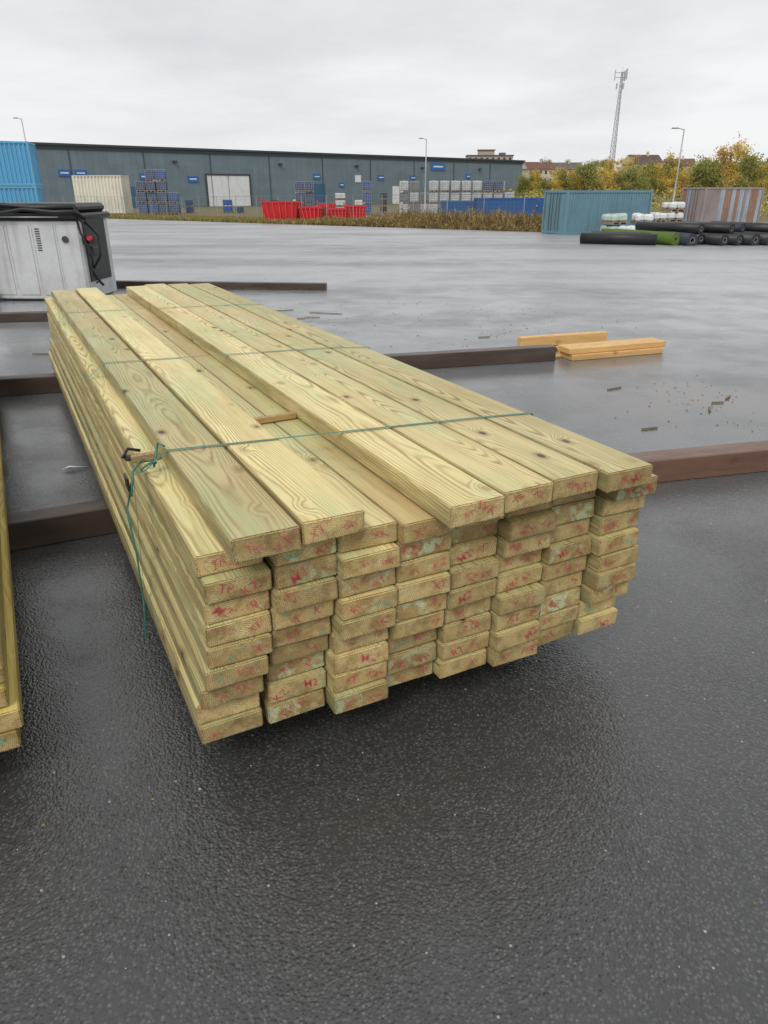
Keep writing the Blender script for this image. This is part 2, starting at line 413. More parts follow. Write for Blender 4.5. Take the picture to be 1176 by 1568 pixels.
for i in range(26):
    Y = R.uniform(1., 5.); X = R.uniform(-.5, .6)*(Y+.8)
    M = Matrix.Translation((X, Y, .004)) @ Matrix.Rotation(R.uniform(0, 3), 4, 'Z') @ Matrix.Rotation(R.uniform(-.3, .3), 4, 'X')
    s_ = R.uniform(.004, .007)
    vs = [bm.verts.new(M @ Vector(p)) for p in [(-s_, 0, 0), (0, -s_*.5, .001), (s_, 0, 0), (0, s_*.5, .001)]]; bm.faces.new(vs)
mk('fallen_leaves', bm, [paint('leaf_litter', (.34, .22, .05), .7)])
bm = bmesh.new()
vs = [bm.verts.new(p) for p in [(-2.02, 4.14, .01), (-1.96, 4.15, .025), (-1.93, 4.20, .012), (-1.98, 4.19, .02)]]; bm.faces.new(vs)
vs = [bm.verts.new(p) for p in [(-1.96, 4.15, .025), (-1.86, 4.20, .01), (-1.93, 4.20, .012)]]; bm.faces.new(vs)
mk('plastic_scrap', bm, [paint('white_film', (.75, .76, .78), .4, .05)])

# ------------------------------------------------------------ machine cabinet left
GREY = paint('cabinet_grey_paint', (.58, .59, .59), .45, .3, 2.); DKG = paint('dark_steel', (.05, .05, .055), .5, .3)
mc = empty('machine_cabinet', (-6.35, 12.05, gz(12.)), rad(-3))
bm = bmesh.new(); W_ = 1.58
box(bm, 0, W_, 0, 1.1, .03, 1.22, bev=.02)
for xx in (.40, .80, 1.19): box(bm, xx-.004, xx+.004, -.008, 0, .2, 1.18)
for xx in (.02, .42, .82, 1.21):
    box(bm, xx+.02, xx+.34, -.012, -.002, .10, 1.16, bev=.005)
mk('body', bm, [GREY], mc)
bm = bmesh.new()
box(bm, -.05, W_+.05, -.06, 1.16, 1.24, 1.33, bev=.03); box(bm, -.02, W_+.0, -.02, 1.1, 1.33, 1.47, bev=.05)
tube(bm, [(-.1, -.1, 1.36), (W_*.25, -.13, 1.33), (W_*.5, -.12, 1.39), (W_*.8, -.13, 1.35), (W_+.02, -.1, 1.36), (W_+.12, .0, 1.25)], .03, 7)
tube(bm, [(-.1, -.08, 1.42), (W_*.3, -.1, 1.45), (W_*.6, -.08, 1.41), (W_, -.06, 1.42)], .035, 7)
mk('lid', bm, [BLACK], mc)
bm = bmesh.new(); box(bm, .0, 1.3, -.075, -.062, 1.27, 1.285); mk('lid_trim', bm, [GREY], mc)
bm = bmesh.new()
for i in range(10): box(bm, .86, .93, -.02, -.013, .78+i*.035, .795+i*.035)
tube(bm, [(1.33, -.035, .95), (1.33, -.01, .95)], .05, 14)
for xx in (.1, .75, 1.4): box(bm, xx, xx+.12, .05, 1.05, 0., .03)
mk('vents_and_feet', bm, [DKG], mc)
bm = bmesh.new()
tube(bm, [(1.60, -.04, 1.3), (1.70, -.08, 1.15), (1.66, -.05, .9), (1.74, -.06, .7), (1.70, -.03, .42), (1.78, .1, .25)], .022, 6)
tube(bm, [(1.58, -.06, 1.28), (1.63, -.1, 1.05), (1.72, -.1, .85), (1.68, -.08, .6), (1.80, -.05, .33), (1.72, 0, .3)], .018, 6)
tube(bm, [(1.6, .2, 1.2), (1.78, .2, 1.0), (1.77, .2, .7), (1.62, .2, .5)], .02, 6)
box(bm, 1.585, 1.60, .1, .9, .3, 1.24); box(bm, 1.60, 1.72, -.02, .2, .88, 1.0, bev=.01); box(bm, 1.6, 1.70, .1, .3, .7, .83, bev=.01)
tube(bm, [(.0, -.3, .12), (.0, -.12, .12)], .12, 14); tube(bm, [(-.1, -.2, .3), (0.02, -.15, .5), (.05, -.1, .62)], .025, 6)
box(bm, -.6, -.02, -.25, .9, .05, .12); box(bm, -.5, -.02, -.2, .6, .12, .3, bev=.02)
mk('hoses_and_brackets', bm, [BLACK], mc)
bm = bmesh.new(); tube(bm, [(1.74, -.02, .97), (1.74, -.09, .97)], .035, 12); box(bm, -.02, .05, -.36, -.31, .16, .2)
mk('emergency_stop', bm, [paint('red_plastic', (.55, .02, .03), .35, .05)], mc)

# ------------------------------------------------------------ containers etc.
def container(name, loc, ang, L, Wd, H, c, dirt=.4, dirtcol=(.2, .09, .04), stripes=None, sc=.6, pitch=.14, dp=.035):
    m = paint(name+'_paint', c, .55, dirt, sc, dirtcol=dirtcol); mats = [m, DKG]
    if stripes: mats += [paint(name+'_stripe', s_, .6, .5, .8, dirtcol=dirtcol) for s_ in stripes]
    bm = bmesh.new(); p = pitch*L/5.
    def corr(a0, a1, fn):
        n = max(4, int((a1-a0)/p)); prof = []
        st_ = (a1-a0)/n
        for i in range(n):
            b0 = a0+i*st_
            prof += [(b0, 0), (b0+st_*.35, 0), (b0+st_*.5, dp), (b0+st_*.85, dp)]
        prof.append((a1, 0)); pv = None
        for k, (t, d_) in enumerate(prof):
            lo = bm.verts.new(fn(t, d_, .14)); hi = bm.verts.new(fn(t, d_, H-.1))
            if pv:
                f = bm.faces.new((pv[0], lo, hi, pv[1]))
                if stripes and k > 30: f.material_index = [2, 3, 2, 0, 2, 3, 3][(k//9) % 7]
            pv = (lo, hi)
    corr(.08, L-.08, lambda t, d_, z_: (t, .02+d_, z_)); corr(.08, L-.08, lambda t, d_, z_: (t, Wd-.02-d_, z_))
    corr(.08, Wd-.08, lambda t, d_, z_: (.03+d_, t, z_)); corr(.08, Wd-.08, lambda t, d_, z_: (L-.03-d_, t, z_))
    for X in (0, L-.12):
        for Y in (0, Wd-.12): box(bm, X, X+.12, Y, Y+.12, 0, H)
    for z0, z1 in ((.02, .15), (H-.11, H-.005)):
        box(bm, .12, L-.12, .0, .06, z0, z1); box(bm, .12, L-.12, Wd-.06, Wd, z0, z1)
        box(bm, .0, .06, .12, Wd-.12, z0, z1); box(bm, L-.06, L, .12, Wd-.12, z0, z1)
    box(bm, .06, L-.06, .06, Wd-.06, H-.04, H-.02)
    for t in (.3, .42, .58, .7): tube(bm, [(-.02, Wd*t, .15), (-.02, Wd*t, H-.12)], .018, 6, 1)
    return mk(name, bm, mats, loc=loc, rotz=ang)
ang = math.atan2(.377, .925)
container('blue_shipping_container', (9.1, 38.5, gz(39.5)), ang, 5.3, 2.05, 2.06, (.14, .27, .33), .45, (.10, .12, .11))
container('rusty_shipping_container', (21.7, 52.5, gz(53.5)), .35, 5.1, 2.3, 2.45, (.30, .26, .25), .5, (.17, .08, .05), stripes=[(.34, .42, .49), (.32, .19, .13)])
container('light_blue_shipping_container', (-30.0, 45.5, gz(48)+2.42), .25, 9.0, 2.4, 2.42, (.10, .36, .58), .15, (.15, .15, .15), dp=.06)
container('light_blue_shipping_container', (-30.0, 45.5, gz(48)), .25, 9.0, 2.4, 2.40, (.10, .36, .58), .3, (.15, .15, .15), dp=.06)
container('white_shipping_container', (-38.2, 96, -1.08), -.1, 6.2, 2.4, 4.3, (.78, .75, .65), .35, (.35, .32, .25), pitch=.34, dp=.14)

REDP = paint('skip_red_paint', (.62, .025, .03), .45, .35, 1.2, dirtcol=(.15, .02, .02))
def skip(X, Y, L, H, ang):
    bm = bmesh.new(); Wd = 1.7; s = .45
    def ring(z, x0, x1, y0, y1): return [bm.verts.new(p) for p in ((x0, y0, z), (x1, y0, z), (x1, y1, z), (x0, y1, z))]
    o0 = ring(.18, s*.5, L-s*.3, .15, Wd-.15); o1 = ring(H, 0, L, 0, Wd); i1 = ring(H, .08, L-.08, .08, Wd-.08); i0 = ring(.24, s*.5+.06, L-s*.3-.06, .2, Wd-.2)
    for a_, b_ in ((o0, o1), (o1, i1), (i1, i0)):
        for k in range(4): bm.faces.new((a_[k], a_[(k+1) % 4], b_[(k+1) % 4], b_[k]))
    bm.faces.new(o0); bm.faces.new(i0)
    box(bm, -.04, L+.04, -.05, .03, H-.09, H+.03); box(bm, -.04, L+.04, Wd-.03, Wd+.05, H-.09, H+.03)
    box(bm, -.05, .03, .03, Wd-.03, H-.09, H+.03); box(bm, L-.03, L+.05, .03, Wd-.03, H-.09, H+.03)
    n = 5
    for i in range(n):
        t = (i+.7)/(n+.4); xb = s*.5+(L-.8*s)*t; xt = L*t
        tube(bm, [(xb, .10, .2), (xt, -.05, H-.08)], .06, 4)
    box(bm, s, L-s*.6, .3, .42, 0, .18); box(bm, s, L-s*.6, Wd-.42, Wd-.3, 0, .18)
    tube(bm, [(-.02, Wd/2-.35, .2), (-.18, Wd/2-.1, H+.25), (-.18, Wd/2+.1, H+.25), (-.02, Wd/2+.35, .2)], .05, 5)
    mk('red_skip_container', bm, [REDP], loc=(X, Y, gz(Y)), rotz=ang)
skip(-9.9, 62.5, 2.95, 1.55, -.15); skip(-6.8, 61.5, 1.9, 1.15, -.2); skip(-4.35, 60.5, 1.6, 1.05, -.12); skip(-2.9, 60.2, 1.5, 1.25, .1)
skip(-5.3, 63.3, 1.3, 1.4, .05)

# IBC tanks
WH = paint('white_tank_plastic', (.68, .70, .69), .4, .3, 1.); STEEL = paint('galvanised_steel', (.42, .43, .44), .45, .3, metal=.3)
BLUEP = paint('blue_plastic', (.02, .10, .36), .4, .2); NAVY = paint('navy_crate', (.03, .075, .20), .5, .3); PALW = paint('pallet_wood', (.30, .22, .13), .8)
def ibc_mesh(m, nm):
    bm = bmesh.new(); box(bm, .03, .97, .03, .97, .15, 1.05, 0, bev=.07); tube(bm, [(.5, .5, 1.04), (.5, .5, 1.1)], .1, 8, 0)
    for i in range(6):
        z_ = .16+i*.18
        box(bm, 0, 1, -.012, .012, z_-.012, z_+.012, 1); box(bm, 0, 1, .988, 1.012, z_-.012, z_+.012, 1); box(bm, -.012, .012, .012, .988, z_-.012, z_+.012, 1); box(bm, .988, 1.012, .012, .988, z_-.012, z_+.012, 1)
    for i in range(6):
        x_ = .02+i*.19
        box(bm, x_-.012, x_+.012, -.026, -.014, .14, 1.08, 1)
    for x_ in (0, .42, .86): box(bm, x_, x_+.14, 0, 1, 0, .1, 2)
    box(bm, 0, 1, 0, 1, .1, .14, 2)
    me = bpy.data.meshes.new(nm); bm.to_mesh(me); bm.free()
    for mm in (m, STEEL, PALW): me.materials.append(mm)
    return me
IW, IB, IN, IG = ibc_mesh(WH, 'ibc_white'), ibc_mesh(BLUEP, 'ibc_blue'), ibc_mesh(NAVY, 'ibc_navy'), ibc_mesh(paint('grey_tank', (.22, .23, .24), .5), 'ibc_grey')
def ibc_group(name, X0, Y0, n, rows, pick, rot=.0, sc=1.1):
    e_ = empty(name, (X0, Y0, gz(Y0)), rot)
    for i in range(n):
        for r in range(rows(i)):
            o = put(pick(i, r), 'tank_%d_%d' % (i, r), e_, (i*1.14*sc, R.uniform(-.15, .15), r*1.12*sc), R.uniform(-.04, .04)); o.scale = (sc, sc, sc)
ibc_group('stacked_ibc_tanks', 1.8, 92, 3, lambda i: [3, 3, 2][i], lambda i, r: IG if (i+r) % 2 else IW)
ibc_group('stacked_ibc_tanks', 5.2, 90, 8, lambda i: [3, 3, 3, 3, 3, 3, 3, 2][i], lambda i, r: IN if (i > 4 and r != 1 and R.random() < .8) else IW)
ibc_group('stacked_ibc_tanks', -29.6, 93, 4, lambda i: [3, 4, 4, 2][i], lambda i, r: IB if R.random() < .5 else IN)
ibc_group('stacked_ibc_tanks', -2.6, 92, 1, lambda i: 3, lambda i, r: IB)
ibc_group('stacked_ibc_tanks', -11.2, 98, 2, lambda i: 3, lambda i, r: IN)
ibc_group('stacked_ibc_tanks', 13.6, 95, 2, lambda i: [3, 2][i], lambda i, r: IN if r == 1 else IW)
container('blue_storage_container', (9.2, 76, gz(78)), .06, 7.6, 2.3, 1.95, (.02, .11, .33), .2)
container('blue_storage_container', (6.2, 84, gz(84)), -.05, 3.6, 2.3, 1.6, (.03, .14, .35), .3)

for k in range(14):
    X = -34+k*3.1+R.uniform(-1, 1); Y = 97+R.uniform(-3, 5)
    if -34 < X < -30: continue
    bm = bmesh.new(); s_ = R.uniform(.8, 1.4)
    for q in range(R.randint(1, 3)):
        zz_ = q*.8
        for x_ in (0, .45*s_, .9*s_): box(bm, x_, x_+.1, 0, 1, zz_, zz_+.1, 1)
        box(bm, 0, s_, 0, 1, zz_+.1, zz_+.14, 1); box(bm, .05, s_-.05, .05, .95, zz_+.14, zz_+.72, 0, bev=.05)
    mk('palletised_goods', bm, [R.choice([WH, NAVY, BLUEP, DKG, WH]), PALW], loc=(X, Y, gz(Y)), rotz=R.uniform(-.3, .3))

SACK = paint('white_sack', (.72, .74, .74), .5, .25, 2.); MINTS = paint('mint_wrap', (.46, .56, .50), .5, .3, 2.)
def sack_pallet(X, Y, nz, L=1.2, ang=0., mats=None):
    """pallet loads, nz levels, each a pallet topped with bulging sacks"""
    bm = bmesh.new()
    for r in range(nz):
        zb = r*.52
        for x_ in [i*(L-.1)/2 for i in range(3)]: box(bm, x_, x_+.1, 0, 1., zb, zb+.08, 1)
        box(bm, 0, L, 0, 1., zb+.08, zb+.11, 1)
        for i in range(2):
            for j in range(2):
                M = Matrix.Translation((L*(i+.5)/2+R.uniform(-.04, .04), .25+j*.5, zb+.30)) @ Matrix.Rotation(R.uniform(-.15, .15), 4, 'Z') @ Matrix.Rotation(R.uniform(-.1, .1), 4, 'Y')
                box(bm, -L*.25, L*.25, -.25, .25, -.19, .19*R.uniform(.7, 1.), 0, M, bev=.09)
    mk('sack_pallet', bm, mats or [SACK, PALW], loc=(X, Y, gz(Y)), rotz=ang, smooth=False)
sack_pallet(10.9, 36.6, 2, .9, .3, [MINTS, PALW]); sack_pallet(12.2, 37.2, 2, .9, -.1); sack_pallet(11.6, 35.6, 1, .8, .5)
sack_pallet(14.5, 41.0, 2, .8, .4); sack_pallet(15.8, 42.5, 3, .9, .2); sack_pallet(13.6, 37.6, 1, .8, .2)

# rolls
def rolls():
    e_ = empty('membrane_rolls', (0, 0, 0))
    RB = paint('black_membrane', (.018, .018, .02), .45, .1); RG = paint('green_artificial_turf', (.10, .16, .02), .9, .2); RBl = paint('blue_membrane', (.022, .028, .05), .5, .2)
    CORE = paint('roll_core', (.28, .27, .25), .7)
    def roll(a_, b_, r, m, k):
        bm = bmesh.new(); a_ = Vector(a_); b_ = Vector(b_); d_ = (b_-a_).normalized(); s1 = d_.cross(Vector((0, 0, 1))).normalized(); s2 = s1.cross(d_); n = 20
        prof = [(0, r), (1, r), (1, r*.45), (1, r*.36), (0, r*.36)]
        rg = [[bm.verts.new(a_.lerp(b_, t)+(s1*math.cos(q)+s2*math.sin(q))*rr_*(1+.03*math.sin(3*q+k))) for q in [2*math.pi*i/n for i in range(n)]] for t, rr_ in prof]
        for j in range(5):
            for i in range(n):
                f = bm.faces.new((rg[j][i], rg[j][(i+1) % n], rg[(j+1) % 5][(i+1) % n], rg[(j+1) % 5][i])); f.smooth = (j in (0, 3)); f.material_index = 1 if j == 2 else 0
        bmesh.ops.recalc_face_normals(bm, faces=bm.faces)
        mk('roll_%d' % k, bm, [m, CORE], e_)
    r = .21; k = 4
    z_ = gz(29.5)
    roll((7.75, 29.9, z_+r), (10.3, 28.7, z_+r), r, RB, 0); roll((8.3, 30.5, z_+r), (10.9, 29.5, z_+r), r, RB, 1)
    roll((9.6, 31.6, z_+.23), (11.0, 28.6, z_+.23), .23, RG, 2); roll((9.2, 32.0, z_+.23), (10.6, 29.8, z_+.23), .22, RG, 3)
    for i in range(8):
        X = 11.5+i*.60; m = R.choice([RB, RB, RBl]); sl_ = R.uniform(.6, 2.2)
        roll((X-sl_, 31.8, z_+r), (X+R.uniform(-.05, .05), 28.6+R.uniform(-.4, .5), z_+r), .19+R.uniform(0, .05), m, k); k += 1
    for i in (0, 2, 3, 5):
        X = 12.1+i*.60
        roll((X-1.6, 31.6, z_+3*r-.06), (X, 29.1+R.uniform(-.3, .5), z_+3*r-.06), .19, R.choice([RB, RBl, RB]), k); k += 1
rolls()

# ------------------------------------------------------------ warehouse
def clad():
    g = G('blue_grey_cladding'); P = g.coord(); x, y, z = g.sep(P)
    n = g.noise(g.vm('MULTIPLY', P, (.12, .12, .5)), 1., 5, .6)
    pn = g.noise(g.comb(g.math('FLOOR', g.math('DIVIDE', x, 1.2)), 3., g.math('FLOOR', g.math('DIVIDE', z, 3.2))), 1.7, 0)
    c = g.mix(g.rng(n, .35, .65), (.135, .185, .215), (.165, .22, .255)); c = g.mix(g.rng(pn, .35, .65, 0, .35), c, (.10, .14, .17))
    st_ = g.noise(g.vm('MULTIPLY', P, (2.5, 2.5, .12)), 1., 4, .6); c = g.mix(g.rng(st_, .5, .75, 0, .4), c, (.23, .27, .29))
    jx = g.math('PINGPONG', x, .6); jl = g.rng(jx, .0, .035, .55, 0.); c = g.mix(jl, c, (.05, .07, .085))
    return g.out(c, .5)
CLAD = clad()
wh = empty('warehouse', (-72, 104, -1.08), math.atan2(.64, .769))
bm = bmesh.new(); L = 137.5; H = 8.9
box(bm, 0, L, 0, 45, 0, H)
mk('walls', bm, [CLAD], wh)
bm = bmesh.new(); box(bm, -.3, L+.5, -.35, 45.3, H, H+.32); box(bm, -.2, L+.2, -.12, 0, H-.55, H-.0)
for s_ in range(6, 137, 12): tube(bm, [(s_, -.1, 0), (s_, -.1, H-.5)], .07, 5)
for s_ in (20, 47, 68, 86, 104, 122): box(bm, s_, s_+.7, -.5, -.05, 6.9, 7.2)
mk('roof_edge', bm, [paint('dark_flashing', (.035, .05, .065), .5, .2)], wh)
WPT = paint('white_door_paint', (.74, .76, .77), .5, .2, .7)
bm = bmesh.new()
box(bm, 53.1, 57.2, -.12, -.01, 0, 5.0); box(bm, 57.35, 61.5, -.12, -.01, 0, 5.0); box(bm, 71.5, 72.8, -.1, -.01, 0, 2.3); box(bm, 33, 34.3, -.1, -.01, 0, 2.3); box(bm, 96, 99, -.1, -.01, 0, 3.4)
for q in (54.4, 55.8, 58.7, 60.1): box(bm, q, q+.06, -.15, -.12, 0, 5.0)
mk('doors', bm, [WPT], wh)
bm = bmesh.new()
for a_, b_ in ((52.8, 53.05), (61.55, 61.8)): box(bm, a_, b_, -.2, -.01, 0, 5.3)
box(bm, 53.05, 61.55, -.2, -.01, 5.03, 5.3)
mk('door_frame', bm, [DKG], wh)
SB = paint('blue_sign', (.02, .14, .42), .4, .05)
bm = bmesh.new()
for s_, z_, w_, h_ in [(107, 6.6, 4.2, 1.5), (28, 4.6, 1.8, 1.0), (30.5, 4.6, 1.8, 1.0), (49.5, 3.9, 1.9, 1.0), (75.8, 4.6, 1.6, .9), (82, 3.2, 1.2, .8), (92, 4.6, 1.6, .9), (101, 4.6, 1.6, .9), (118, 5, 1.4, 1), (41, 4.2, 1.3, 1.), (18, 4.4, 1.4, 1)]:
    box(bm, s_, s_+w_, -.14, -.02, z_, z_+h_, 0); box(bm, s_+w_*.15, s_+w_*.85, -.165, -.145, z_+h_*.4, z_+h_*.6, 1)
mk('signs', bm, [SB, WPT], wh)
bm = bmesh.new()
for s_, z_ in [(43, 3.6), (86, 4.1)]: box(bm, s_, s_+1.5, -.1, -.01, z_, z_+1.3)
mk('notice_boards', bm, [WPT], wh)
bm = bmesh.new()
for s_, z_, w_, h_ in [(38, 0, 4.5, 3.2), (74, 0, 4.5, 3.8), (112, 0, 3.6, 3.6)]: box(bm, s_, s_+w_, -.08, -.01, z_, z_+h_)
mk('loading_doors', bm, [paint('blue_door', (.035, .12, .22), .5, .2)], wh)

gg = G('window_glass'); GLASS = gg.out((.03, .04, .05), .15)
def house(name, X, Y, zb, w_, d_, h_, wall, roofc, ang=0., flat=False, nw=5, nf=2, gable=2.2):
    bm = bmesh.new(); box(bm, 0, w_, 0, d_, 0, h_, 0)
    if flat:
        box(bm, -.4, w_+.4, -.4, d_+.4, h_, h_+.5, 1); box(bm, w_*.25, w_*.6, d_*.2, d_*.8, h_+.5, h_+2.6, 0); box(bm, w_*.23, w_*.62, d_*.15, d_*.85, h_+2.6, h_+2.9, 1)
        box(bm, w_*.72, w_*.85, d_*.3, d_*.7, h_+.5, h_+1.6, 1)
    else:
        o = .5; v = [bm.verts.new(p) for p in [(-o, -o, h_), (w_+o, -o, h_), (w_+o, d_+o, h_), (-o, d_+o, h_), (-o, d_/2, h_+gable), (w_+o, d_/2, h_+gable)]]
        for q in ((0, 1, 5, 4), (2, 3, 4, 5), (3, 0, 4), (1, 2, 5), (3, 2, 1, 0)):
            f = bm.faces.new([v[i] for i in q]); f.material_index = 0 if len(q) == 3 else 1
        box(bm, w_*.6, w_*.66, d_*.4, d_*.5, h_+gable*.5, h_+gable+.9, 0)
    for fl in range(nf):
        for i in range(nw):
            x0 = w_*(i+.3)/nw; z0 = .9+fl*(h_/nf)
            box(bm, x0, x0+w_/nw*.4, -.06, .0-.005, z0, z0+h_/nf*.45, 2)
            box(bm, x0-.1, x0+w_/nw*.4+.1, -.04, -.006, z0-.12, z0-.005, 3)
    mk(name, bm, [paint(name+'_wall', wall, .8, .15), paint(name+'_roof', roofc, .7, .3), GLASS, WPT], loc=(X, Y, zb), rotz=ang)
house('apartment_block', 40.5, 385, 2, 22, 12, 14.6, (.45, .39, .34), (.14, .11, .11), -.05, True, 8, 5)
house('cream_house', 48, 262, 3, 9, 8, 5., (.60, .54, .42), (.16, .07, .05), .2)
house('cream_house', 58, 275, 3, 10, 8, 5.2, (.54, .52, .46), (.12, .10, .1), -.2)
house('yellow_house', 83, 262, 3, 10, 9, 6.6, (.68, .56, .34), (.10, .06, .05), .15, False, 4, 2, 2.8)
house('cream_house', 96, 270, 3, 9, 8, 6.2, (.6, .52, .4), (.18, .08, .06), -.3, False, 4)
house('brick_house', 118, 262, 3, 12, 9, 5.0, (.24, .13, .09), (.10, .08, .08), .1, False, 5)

# hill
bm = bmesh.new(); rows = []
for j in range(14):
    Y = 195+j*22; row = []
    for i in range(31):
        X = -60+i*14
        t = min(1, max(0, (Y-200)/140.)); row.append(bm.verts.new((X, Y, -1.3+t*t*(3-2*t)*7.5*(1+.25*math.sin(X*.03))+mnoise.noise(Vector((X*.03, Y*.03, 0)))*.5)))
    rows.append(row)
for j in range(13):
    for i in range(30): bm.faces.new((rows[j][i], rows[j][i+1], rows[j+1][i+1], rows[j+1][i]))
mk('hill', bm, [SOIL], smooth=True)

# ------------------------------------------------------------ trees
BARK = paint('bark', (.16, .14, .12), .9)
def leafmat(name, c1, c2):
    g = G(name); P = g.coord(); n = g.noise(P, 1.1, 3, .6); n2 = g.noise(P, 6., 2, .6)
    c = g.mix(g.rng(n, .38, .62), c1, c2); c = g.mix(g.rng(n2, .4, .7, 0, .35), c, tuple(q*.5 for q in c1))
    tr = g.n('ShaderNodeBsdfTranslucent'); g.set(tr.inputs[0], c); mx = g.n('ShaderNodeMixShader'); mx.inputs[0].default_value = .4
    outn = [q for q in g.t.nodes if q.type == 'OUTPUT_MATERIAL'][0]
    g.t.links.new(g.b.outputs[0], mx.inputs[1]); g.t.links.new(tr.outputs[0], mx.inputs[2]); g.t.links.new(mx.outputs[0], outn.inputs[0])
    return g.out(c, .8, spec=.1)
LY = leafmat('autumn_leaves_yellow', (.80, .57, .13), (.60, .48, .13)); LG = leafmat('leaves_green', (.26, .29, .10), (.44, .41, .13))
LO = leafmat('autumn_leaves_ochre', (.72, .46, .15), (.50, .38, .14)); LD = leafmat('conifer_needles', (.03, .055, .03), (.05, .08, .035))
def tree_mesh(nm, leaf, seed, h=9., spread=3., n=1300):
    rr = random.Random(seed); bm = bmesh.new()
    tr = [(rr.uniform(-.1, .1)*i, rr.uniform(-.1, .1)*i, h*.9*i/5) for i in range(6)]
    tube(bm, tr, [.18*(1-i/6.2) for i in range(6)], 6, 0)
    cl_ = []
    for i in range(18):
        t = rr.uniform(.16, .92); k = int(t*5); base = Vector(tr[k]).lerp(Vector(tr[min(k+1, 5)]), t*5-k)
        an = rr.uniform(0, 6.28); ln = spread*(1.05-t*.7)*rr.uniform(.55, 1.1)
        tip = base+Vector((math.cos(an)*ln, math.sin(an)*ln, rr.uniform(.3, 1.6)))
        tube(bm, [base, base.lerp(tip, .5)+Vector((0, 0, .15)), tip], [.06, .035, .012], 4, 0, False)
        cl_.append((tip, rr.uniform(.6, 1.25))); cl_.append((base.lerp(tip, .6), rr.uniform(.5, 1.)))
    cl_.append((Vector(tr[-1]), .8))
    for i in range(n):
        c_, s_ = rr.choice(cl_); p = c_+Vector((rr.gauss(0, .5), rr.gauss(0, .5), rr.gauss(0, .45)))*s_
        a1 = Vector((rr.uniform(-1, 1), rr.uniform(-1, 1), rr.uniform(-1, 1))).normalized(); b1 = a1.orthogonal().normalized(); q = rr.uniform(.09, .21)
        f = bm.faces.new([bm.verts.new(p+v_) for v_ in (a1*q, b1*q*.7, -a1*q, -b1*q*.7)]); f.material_index = 1
    me = bpy.data.meshes.new(nm); bm.to_mesh(me); bm.free(); me.materials.append(BARK); me.materials.append(leaf); return me
def fir_mesh(nm, seed, h=11.):
    rr = random.Random(seed); bm = bmesh.new(); tube(bm, [(0, 0, 0), (0, 0, h)], [.18, .02], 6, 0)
    for i in range(2200):
        t = rr.random()**.8; z_ = h*(.08+.92*t); rad_ = 2.1*(1-t)*(.55+.45*math.sin(t*60)**2)*math.sqrt(rr.random())+.05; an = rr.uniform(0, 6.28)
        p = Vector((math.cos(an)*rad_, math.sin(an)*rad_, z_-rad_*.3)); d_ = Vector((math.cos(an), math.sin(an), -.4)); s_ = Vector((-math.sin(an), math.cos(an), 0)); q = rr.uniform(.15, .3)
        f = bm.faces.new([bm.verts.new(p+v_) for v_ in (d_*q, s_*q*.4, -d_*q, -s_*q*.4)]); f.material_index = 1
    me = bpy.data.meshes.new(nm); bm.to_mesh(me); bm.free(); me.materials.append(BARK); me.materials.append(LD); return me
TM = [tree_mesh('birch_y', LY, 1, 9, 3, 1700), tree_mesh('birch_y2', LY, 2, 10, 2.6, 1400), tree_mesh('tree_g', LG, 3, 8, 3.4, 2000), tree_mesh('tree_o', LO, 4, 9, 3., 1300), tree_mesh('tree_g2', LG, 5, 7, 3.2, 1800), tree_mesh('bare', LO, 6, 9, 2.8, 260)]
FM = fir_mesh('fir', 9)
def tree(name, me, X, Y, zb, s_):
    o = bpy.data.objects.new(name, me); o.location = (X, Y, zb); o.rotation_euler = (0, 0, R.uniform(0, 6.28)); o.scale = (s_*R.uniform(.9, 1.15), s_*R.uniform(.9, 1.15), s_); col.objects.link(o)
def hz(Y):
    t = min(1, max(0, (Y-200)/140.)); return -1.2+t*t*(3-2*t)*7.
for i in range(78):
    tx = .172+(.36*(i+R.random())/78)
    Y = R.choice([135, 150, 165, 185]); k = R.choice([0, 2, 1, 2, 0, 3, 4, 1, 0, 2])
    hh = 5.4 if tx < .22 else (7.6 if tx < .4 else 9.2)
    tree('birch_tree' if k < 2 else 'deciduous_tree', TM[k], tx*Y, Y, gz(Y), hh*Y/150/9.*R.uniform(.62, 1.2))
for i in range(56):
    tx = .168+(.37*(i+R.random())/56); Y = R.uniform(225, 340); k = R.choice([0, 2, 3, 4, 4, 5, 2])
    tree('deciduous_tree', TM[k], tx*Y, Y, hz(Y), R.uniform(.6, .85)*(Y/300)*1.1)
for tx, Y, s_ in [(.437, 200, 1.05), (.445, 212, .85), (.20, 330, .7), (.485, 215, .95), (.315, 300, .8)]:
    tree('fir_tree', FM, tx*Y, Y, hz(Y), s_)

def bush_mass(name, mats, pts_, n, q0, q1, sx, sz):
    bm = bmesh.new()
    for i in range(n):
        X, Y, h_ = pts_(); u_ = R.random()
        p = Vector((X+R.gauss(0, sx), Y+R.gauss(0, sx), gz(Y)+h_*u_)); a1 = Vector((R.uniform(-1, 1), R.uniform(-1, 1), R.uniform(-1, 1))).normalized(); b1 = a1.orthogonal().normalized(); q = R.uniform(q0, q1)
        f = bm.faces.new([bm.verts.new(p+v_) for v_ in (a1*q, b1*q*.6, -a1*q, -b1*q*.6)]); f.material_index = R.randrange(len(mats))
    mk(name, bm, mats)
cent = [(R.uniform(14, 62), R.uniform(72, 115), R.uniform(1.2, 3.)) for _ in range(60)]
bush_mass('bushes', [LG, LY, LG], lambda: R.choice(cent), 9000, .08, .2, .9, 1)

